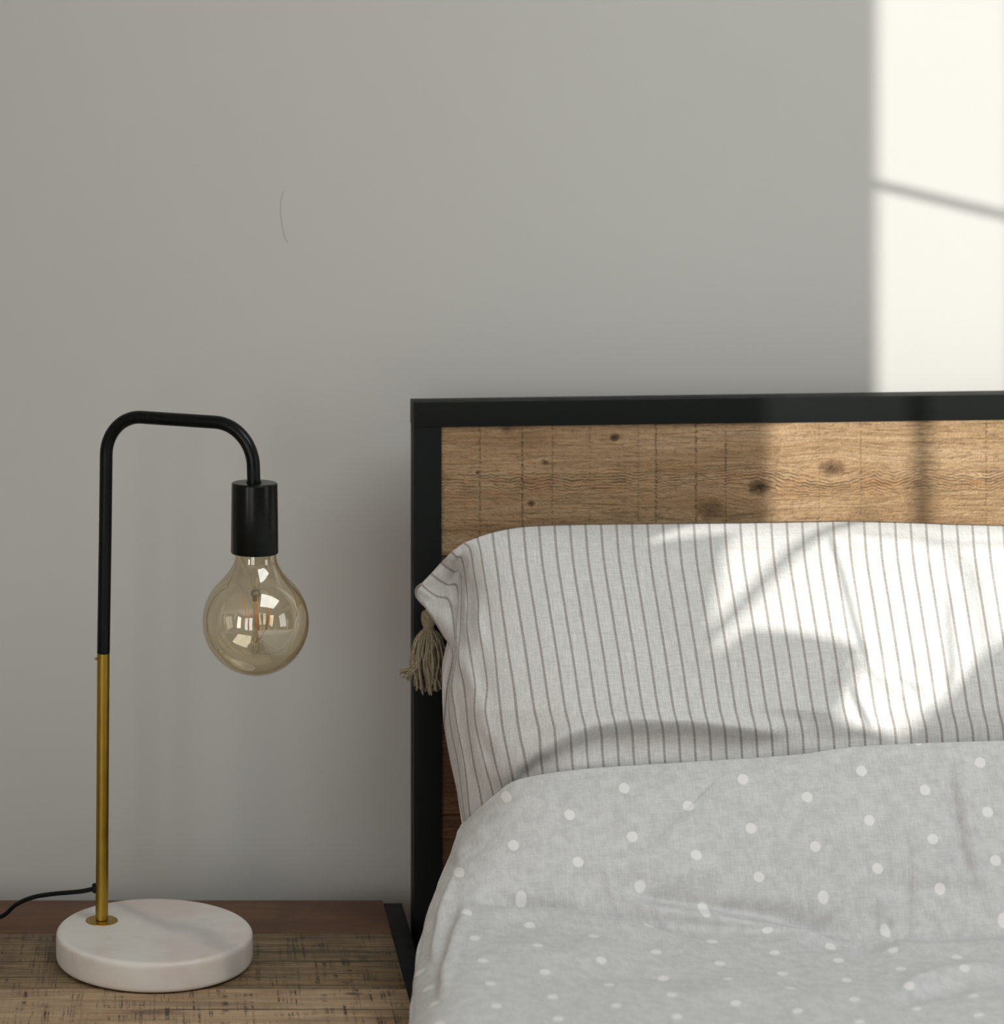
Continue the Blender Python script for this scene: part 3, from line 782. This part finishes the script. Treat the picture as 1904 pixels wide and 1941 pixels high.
# ear: pinched valley where the corner meets the body
def blob(cu, cv, ru, rv, amp, rot=0):
    c_, s_ = math.cos(rot), math.sin(rot); du, dv = U-cu, V-cv
    a_ = (du*c_+dv*s_)/ru; b_ = (-du*s_+dv*c_)/rv
    return amp*np.exp(-(a_*a_+b_*b_))
hgt = np.zeros(U.shape)
hgt += blob(870, 1100, 11, 48, -.012, .12)
hgt += blob(838, 1085, 22, 30, .006, .6)
hgt += blob(862, 1165, 16, 14, -.006) + blob(843, 1180, 12, 26, .004, -.4)
hgt += creases(U, V, [
    ([(795, 1118), (830, 1140), (868, 1146)], 5, .0028, 'ro'),
    ([(806, 1150), (838, 1152), (862, 1150)], 6, -.0025, 'r'),
    ([(886, 1085), (893, 1140), (888, 1200)], 9, -.0035, 'r'),
    ([(908, 1120), (906, 1180), (915, 1230)], 9, .0018, 'r'),
    ([(878, 1235), (905, 1330), (925, 1420)], 12, .0028, 'r'),
    ([(862, 1300), (880, 1400), (905, 1500)], 9, -.0022, 'r'),
    ([(900, 1300), (915, 1400), (940, 1470)], 10, -.0020, 'r'),
    # big fold that rises from the duvet and runs to the right
    ([(930, 1500), (985, 1472), (1020, 1440), (1070, 1410), (1130, 1390), (1200, 1381), (1300, 1382), (1420, 1392), (1500, 1402)], 11, -.0060, 's'),
    ([(975, 1455), (1010, 1425), (1060, 1395), (1120, 1368), (1200, 1356), (1330, 1362), (1450, 1385), (1560, 1400)], 24, .0050, 'r'),
    ([(985, 1478), (1010, 1455), (1040, 1432)], 10, -.0045, 'r'),
    ([(1150, 1330), (1300, 1322), (1480, 1335), (1640, 1352)], 20, .0026, 'r'),
    ([(1090, 1352), (1200, 1345), (1350, 1350)], 12, -.0012, 'r'),
    # crisp creases in the sunlit area
    ([(1578, 1030), (1597, 1090), (1618, 1170), (1638, 1236)], 5, .0022, 'so'),
    ([(1640, 1240), (1690, 1262), (1745, 1284), (1800, 1300)], 7, -.0026, 's'),
    ([(1640, 1250), (1690, 1286), (1738, 1328)], 5, -.0020, 's'),
    ([(1612, 1290), (1625, 1330), (1655, 1388)], 6, .0026, 's'),
    ([(1620, 1240), (1600, 1270), (1585, 1300)], 14, .0030, 'r'),
    ([(1640, 1010), (1720, 1018), (1800, 1030), (1904, 1030), (2000, 1028)], 5, .0016, 'so'),
    ([(1795, 1120), (1800, 1180), (1806, 1260), (1800, 1330)], 7, .0016, 's'),
    ([(1700, 1010), (1790, 1050), (1850, 1130)], 20, .0022, 'r'),
    ([(1240, 1050), (1250, 1200), (1262, 1300)], 26, -.0012, 'r'),
    ([(1860, 1060), (1890, 1200), (1904, 1330)], 24, -.0020, 'r'),
    ([(1400, 1395), (1600, 1400), (1800, 1405)], 16, -.0016, 'r'),
])
hgt += .0030*vnoise(U/150+3, V/110, 1)+.0016*vnoise(U/60, V/48, 2)+.0005*vnoise(U/24, V/20, 3)
edge = np.clip(Kg/1.0, 0, 1)*np.clip(Tg/.25, 0, 1)*np.clip((NK-Kg)/1.5, 0, 1)
D = D-hgt*edge
# blend depth smoothly (light blur along k)
def blur(a, n):
    for _ in range(n):
        b = a.copy(); b[1:-1, 1:-1] = (a[1:-1, 1:-1]*2+a[:-2, 1:-1]+a[2:, 1:-1]+a[1:-1, :-2]+a[1:-1, 2:])/6; a = b
    return a
D = blur(D, 3)
Pf = np.stack([(U-PX)/FOC*D, CAMY+D, CAMZ-(V-PY)/FOC*D], -1)
# back sheet: same border, pushed towards the headboard
bulge = np.clip(Kg/8, 0, 1)*np.clip((NK-Kg)/8, 0, 1)*np.clip(np.sin(np.pi*np.clip(Tg/11, 0, 1)), 0, 1)**.5
dlim = 2.348+np.clip((Pf[..., 0]-.23), 0, 2)*math.tan(RHO)
Db = np.minimum(seam+.045*bulge, dlim-.004)
w2 = np.clip(Tg/1.5, 0, 1)
Db = D*(1-w2)+Db*w2; Db = np.maximum(Db, D+.0002)
Pb = Pf.copy(); Pb[..., 1] = CAMY+Db
lo = np.clip((Tg-10.5)/.5, 0, 1)                              # bottom edge closes
Pb[..., 1] = Pb[..., 1]*(1-lo)+Pf[..., 1]*lo
UVs = np.stack([Kg, Tg/11], -1)
nk, nt = U.shape
full = np.concatenate([Pf[:, ::-1], Pb[:, 1:]], axis=1)       # front bottom -> top -> back bottom
fuv = np.concatenate([UVs[:, ::-1], UVs[:, 1:]], axis=1)
# seen from the front the normals must face the camera (-y)
STRIPE = m_stripe()
PO = Vector((.55, CAMY+2.25, .60))
full = full-np.array(PO)
pillow = grid_mesh('pillow', full[::-1], fuv[::-1], STRIPE)
pillow.location = PO
tag(pillow, 'light grey pillow with thin dark stripes and a tasselled corner, leaning on the headboard', 'pillow')
# narrow rolled hem at the corner of the pillow
def pl(p): return Vector(p)-PO
bm = bmesh.new()
hem = [P(800, 1107, 2.300), P(792, 1113, 2.306), P(788.5, 1120, 2.310), P(790, 1130, 2.312), P(797, 1140, 2.312), P(806, 1149, 2.311), P(815, 1160, 2.309)]
tube(bm, [pl(p) for p in smooth_pts(hem, 6)], .0012, 10)
bmobj('corner_piping', bm, STRIPE, pillow, True)

# tassel hanging from the corner
YR = NT('tassel_yarn'); yv_ = YR.coord()
YC = YR.mix(YR.mr(YR.noise(yv_, 500, 3), .3, .7, 0, 1), (.27, .225, .155), (.40, .345, .25))
YR.bump(YR.noise(YR.mapping(yv_, (3, 3, 1)), 900, 2), .6, .0006)
YARN = YR.fin(YC, .95, 0, .1)
DT = 2.327
bm = bmesh.new()
hd = [P(812, 1156, DT), P(813, 1163, DT), P(813.5, 1172, DT), P(813, 1181, DT), P(812.5, 1188, DT), P(813, 1193, DT)]
tube(bm, [pl(p) for p in smooth_pts(hd, 5)], [r*.00215/4.3 for r in np.interp(np.linspace(0, 5, 26), [0, .6, 1.6, 2.6, 3.6, 4.3, 5], [8, 13.5, 15.2, 15.0, 11.5, 9.8, 12.0])], 24)
for v in bm.verts:
    c = v.co; s_ = noise.noise(c*420)*.0007; v.co = c+Vector((s_, s_*.6, 0))
tas = bmobj('tassel', bm, YARN, pillow, True); tas['label'] = 'beige yarn tassel'
bm = bmesh.new()
for k in range(4):
    z = k*1.6
    ring = [P(813, 1190+z, DT)-PO+Vector((.0050*math.cos(a), .0050*math.sin(a), .0004*math.sin(a*2+k))) for a in np.linspace(0, 2*math.pi, 17)]
    tube(bm, ring, .00055, 6, False)
bmobj('binding', bm, YARN, tas, True)
bm = bmesh.new(); rnd = random.Random(11)
for i in range(150):
    a = rnd.uniform(0, 2*math.pi); rr = math.sqrt(rnd.random())
    ux = math.cos(a)*rr; uy = math.sin(a)*rr
    n0 = Vector(P(813, 1192, DT))+Vector((ux*.0042, uy*.0042, 0))
    tu = 818+ux*33+rnd.gauss(0, 3); tv = 1303+rnd.gauss(0, 7)-abs(ux)*4
    if ux < -.25 and rnd.random() < .62:                      # strands that flick out to the left
        q = rnd.random(); tu = 800-q*46+rnd.gauss(0, 2); tv = 1300-q*26+rnd.gauss(0, 4)
    if ux > .5: tv -= rnd.random()*10
    t1 = P(tu, tv, DT+uy*.010)
    m1 = P(813+ux*24+(-5 if ux < -.25 else 3)*rnd.random(), 1215+rnd.gauss(0, 3), DT+uy*.009)
    m2 = P(814+ux*36+rnd.gauss(0, 4)-(max(0, 800-tu)*.16), 1255+rnd.gauss(0, 6), DT+uy*.012)
    if tu < 790: m2 = m2.lerp(P(800-(800-tu)*.45, 1268, DT+uy*.01), .6)
    pts = smooth_pts([n0, m1, m2, t1.lerp(m2, .25)+Vector((rnd.gauss(0, .0008), 0, 0)), t1], 3)
    pts = [Vector((p.x, min(p.y, CAMY+2.349), p.z)) for p in pts]
    tube(bm, [p-PO for p in pts], [.00085]*(len(pts)-2)+[.0009, .00045], 6)
st = bmobj('yarn_strands', bm, YARN, tas, True); st['kind'] = 'stuff'

# ------------------------------------------------------------------ dotted duvet
ROW = [  # each row: image-plane guide points from the left border to the right, with distance from camera
 # u, v, d
 [(872,1570,2.190),(884,1556,2.178),(905,1535,2.162),(940,1505,2.150),(985,1477,2.142),(1100,1458,2.137),(1300,1444.5,2.134),(1500,1431,2.131),(1640,1414,2.130),(1904,1403.5,2.128),(2300,1392,2.13),(3000,1385,2.13),(3700,1400,2.14)],
 [(862,1600,2.172),(872,1585,2.156),(900,1562,2.140),(945,1530,2.128),(1000,1507,2.121),(1105,1492,2.118),(1303,1480,2.116),(1503,1468,2.115),(1643,1455,2.114),(1904,1447,2.113),(2300,1436,2.11),(3000,1430,2.11),(3700,1445,2.12)],
 [(848,1640,2.150),(858,1625,2.134),(890,1600,2.118),(945,1565,2.107),(1010,1545,2.103),(1110,1535,2.101),(1306,1525,2.100),(1506,1517,2.100),(1646,1508,2.099),(1904,1500,2.098),(2300,1490,2.10),(3000,1485,2.10),(3700,1500,2.11)],
 [(826,1692,2.118),(838,1675,2.104),(872,1650,2.092),(930,1625,2.085),(1010,1612,2.082),(1112,1606,2.081),(1308,1600,2.080),(1508,1594,2.080),(1650,1588,2.079),(1904,1580,2.078),(2300,1570,2.08),(3000,1565,2.08),(3700,1580,2.09)],
 [(809,1740,2.090),(822,1722,2.077),(860,1694,2.068),(915,1676,2.064),(1005,1674,2.063),(1114,1678,2.063),(1312,1688,2.062),(1512,1692,2.062),(1655,1690,2.060),(1904,1682,2.058),(2300,1670,2.06),(3000,1665,2.06),(3700,1680,2.07)],
 [(799,1780,2.066),(812,1762,2.055),(850,1728,2.048),(903,1714,2.046),(1000,1731,2.047),(1115,1745,2.047),(1315,1766,2.046),(1515,1777,2.045),(1660,1778,2.042),(1904,1771,2.038),(2300,1762,2.04),(3000,1755,2.04),(3700,1770,2.05)],
 [(791,1820,2.036),(805,1800,2.024),(842,1766,2.014),(895,1746,2.010),(1000,1754,2.012),(1116,1768,2.012),(1318,1790,2.008),(1518,1804,2.003),(1662,1808,1.998),(1904,1802,1.990),(2300,1792,1.99),(3000,1785,1.99),(3700,1800,2.0)],
 [(784,1868,1.985),(800,1845,1.970),(838,1812,1.955),(890,1796,1.948),(1000,1800,1.948),(1116,1812,1.946),(1320,1832,1.942),(1520,1846,1.936),(1665,1850,1.930),(1904,1846,1.925),(2300,1838,1.925),(3000,1830,1.925),(3700,1845,1.93)],
 [(779,1935,1.900),(797,1908,1.885),(838,1878,1.870),(892,1868,1.862),(1000,1872,1.860),(1116,1882,1.857),(1322,1896,1.852),(1522,1906,1.848),(1667,1910,1.845),(1904,1908,1.842),(2300,1900,1.842),(3000,1895,1.842),(3700,1910,1.85)],
 [(772,2030,1.790),(793,2000,1.776),(838,1972,1.762),(895,1965,1.756),(1000,1968,1.753),(1116,1975,1.750),(1322,1985,1.747),(1522,1992,1.744),(1667,1996,1.742),(1904,1996,1.74),(2300,1990,1.74),(3000,1985,1.74),(3700,2000,1.75)],
]
T = []
for r in ROW:
    q = [list(P(*p)) + [p[0], p[1]] for p in r]
    # the part below the border tucks in against the side of the mattress
    s0 = q[0]
    q = [[s0[0]+.062, s0[1]+.004, s0[2]-.215, s0[3]+0, s0[4]+420],
         [s0[0]+.052, s0[1]+.003, s0[2]-.125, s0[3]+0, s0[4]+255],
         [s0[0]+.030, s0[1]+.002, s0[2]-.052, s0[3]+0, s0[4]+120],
         [s0[0]+.0060, s0[1]+.001, s0[2]-.020, s0[3]+0, s0[4]+45]] + q
    T.append(q)
# rows beyond the lower frame edge: continue flat to the foot of the bed in world space
last = T[-1]
for j, yy_ in enumerate((-.90, -1.15, -1.40, -1.65, -1.85, -2.04, -2.10, -2.11)):
    dz = (0, -.002, .003, -.003, .0, -.02, -.10, -.22)[j]
    prev = T[-1]
    T.append([[p[0]+(.012*math.sin(j*1.7) if i < 9 else 0), yy_+(p[1]-last[8][1])*.5, p[2]+dz-0, p[3], prev[i][4]+(abs(yy_-(prev[i][1]))+(.0 if j < 5 else .08))*1720] for i, p in enumerate(last)])
T = np.array(T)
T[..., 2] = np.maximum(T[..., 2], .27)
T[:, :4, 0] = np.minimum(T[:, :4, 0], .302)
# even out pattern coordinate on the flat part by true length
V0 = T[..., 4].copy()
for j in range(5, T.shape[0]):
    seg = np.linalg.norm(T[j, :, :3]-T[j-1, :, :3], axis=-1)
    T[j, :, 4] = T[j-1, :, 4]+seg*1720
nr, nc = T.shape[0], T.shape[1]
ro_ = np.concatenate([np.linspace(0, 10, 230), np.linspace(10, nr-1, 60)[1:]])
cxs = np.concatenate([np.linspace(0, 4, 26), np.linspace(4, 9, 90)[1:], np.linspace(9, 13, 190)[1:], np.linspace(13, nc-1, 50)[1:]])
G = catmull(T, ro_); G = np.swapaxes(catmull(np.swapaxes(G, 0, 1), cxs), 0, 1)
X, Y, Z, Ua, Va = [G[..., i] for i in range(5)]
# picture-plane guide coordinates for placing wrinkles
dd = Y-CAMY; dd = np.maximum(dd, .3)
Ui = PX+X/dd*FOC; Vi = PY+(CAMZ-Z)/dd*FOC
hg = 1.35*creases(Ui, Vi, [
    ([(1382, 1462), (1340, 1505), (1290, 1555), (1240, 1605), (1192, 1648)], 4.0, .0015, 'r'),
    # crest from the left shoulder running right
    ([(893, 1690), (905, 1725), (960, 1737), (1050, 1745), (1160, 1762), (1300, 1785)], 10, .0040, 'r'),
    ([(925, 1705), (980, 1716), (1090, 1728)], 16, -.0024, 'r'),
    ([(1165, 1690), (1230, 1718), (1330, 1732), (1440, 1750), (1540, 1772), (1640, 1795)], 10, .0050, 's'),
    ([(1165, 1690), (1230, 1716), (1330, 1730), (1440, 1748), (1540, 1772)], 9, .0030, 'r'),
    ([(1640, 1795), (1760, 1800), (1904, 1790), (2000, 1788)], 14, .0030, 'r'),
    ([(1500, 1800), (1600, 1800), (1690, 1798)], 8, -.0030, 'r'),
    ([(1150, 1640), (1160, 1690), (1176, 1745)], 8, .0013, 'r'),
        ([(1668, 1690), (1672, 1740), (1666, 1772)], 5, .0016, 'r'),
    ([(1688, 1740), (1690, 1775), (1694, 1805)], 6, -.0016, 'r'),
    ([(1720, 1560), (1733, 1610), (1735, 1680), (1730, 1740)], 5, .0016, 'r'),
    ([(1796, 1450), (1810, 1520), (1822, 1600), (1840, 1665)], 6, -.0020, 'r'),
    ([(1815, 1450), (1832, 1520), (1846, 1600), (1865, 1700)], 12, .0022, 'r'),
    ([(1650, 1690), (1800, 1690), (1904, 1700)], 24, -.0020, 'r'),
    ([(860, 1640), (885, 1600), (930, 1560)], 12, .0016, 'r'),
    ([(893, 1700), (866, 1760), (845, 1830), (835, 1900)], 13, .0022, 'r'),
    ([(876, 1700), (850, 1760), (828, 1830), (820, 1900)], 13, -.0014, 'r'),
    ([(868, 1650), (835, 1740), (815, 1830)], 7, .0018, 'r'),
    ([(920, 1790), (1060, 1810), (1200, 1790)], 18, .0016, 'r'),
    ([(1090, 1850), (1200, 1835), (1330, 1860)], 16, -.0020, 'r'),
    ([(1700, 1880), (1800, 1850), (1904, 1840)], 14, .0036, 'r'),
    ([(1690, 1900), (1760, 1880), (1850, 1868)], 14, -.0030, 'r'),
    ([(1330, 1860), (1480, 1880), (1600, 1930)], 20, .0022, 'r'),
    ([(1000, 1640), (1200, 1640), (1400, 1650)], 22, .0012, 'r'),
])
hg += .0045*vnoise(X*9+4, Y*9, 5)+.0022*vnoise(X*22, Y*26+Z*14, 6)+.0010*vnoise(X*55, Z*55+Y*50, 7)
hemk = np.clip((ro_/.35), 0, 1)[:, None]
hg = hg*hemk
# move along the surface normal (towards viewer / up)
Pd = np.stack([X, Y, Z], -1)
du = np.gradient(Pd, axis=1); dv = np.gradient(Pd, axis=0)
Nn = np.cross(du, dv); Nn /= np.maximum(np.linalg.norm(Nn, axis=-1, keepdims=True), 1e-9)
Nn = np.where((Nn[..., 1:2]-Nn[..., 2:3]) > 0, -Nn, Nn)
lim = np.clip((cxs-1)/3, 0, 1)[None, :, None]
Pd = Pd+Nn*hg[..., None]*lim
Pd[:, :, 2] += 0
# hem undulates a little
Al = (Ua-1184)/225.0; a_ = (93.5*(Ua-1184)-15*(Va-1493))/(225*93.5+15*16); b_ = (16*(Ua-1184)+225*(Va-1493))/(225*93.5+15*16)
UVd = np.stack([a_, b_], -1)
DO = Vector((.9, -1.2, .52))
duvet = grid_mesh('duvet', Pd-np.array(DO), UVd, m_dots())
duvet.location = DO
md = duvet.modifiers.new('thickness', 'SOLIDIFY'); md.thickness = .004; md.offset = -1
tag(duvet, 'light grey duvet with small white polka dots spread over the bed', 'duvet')
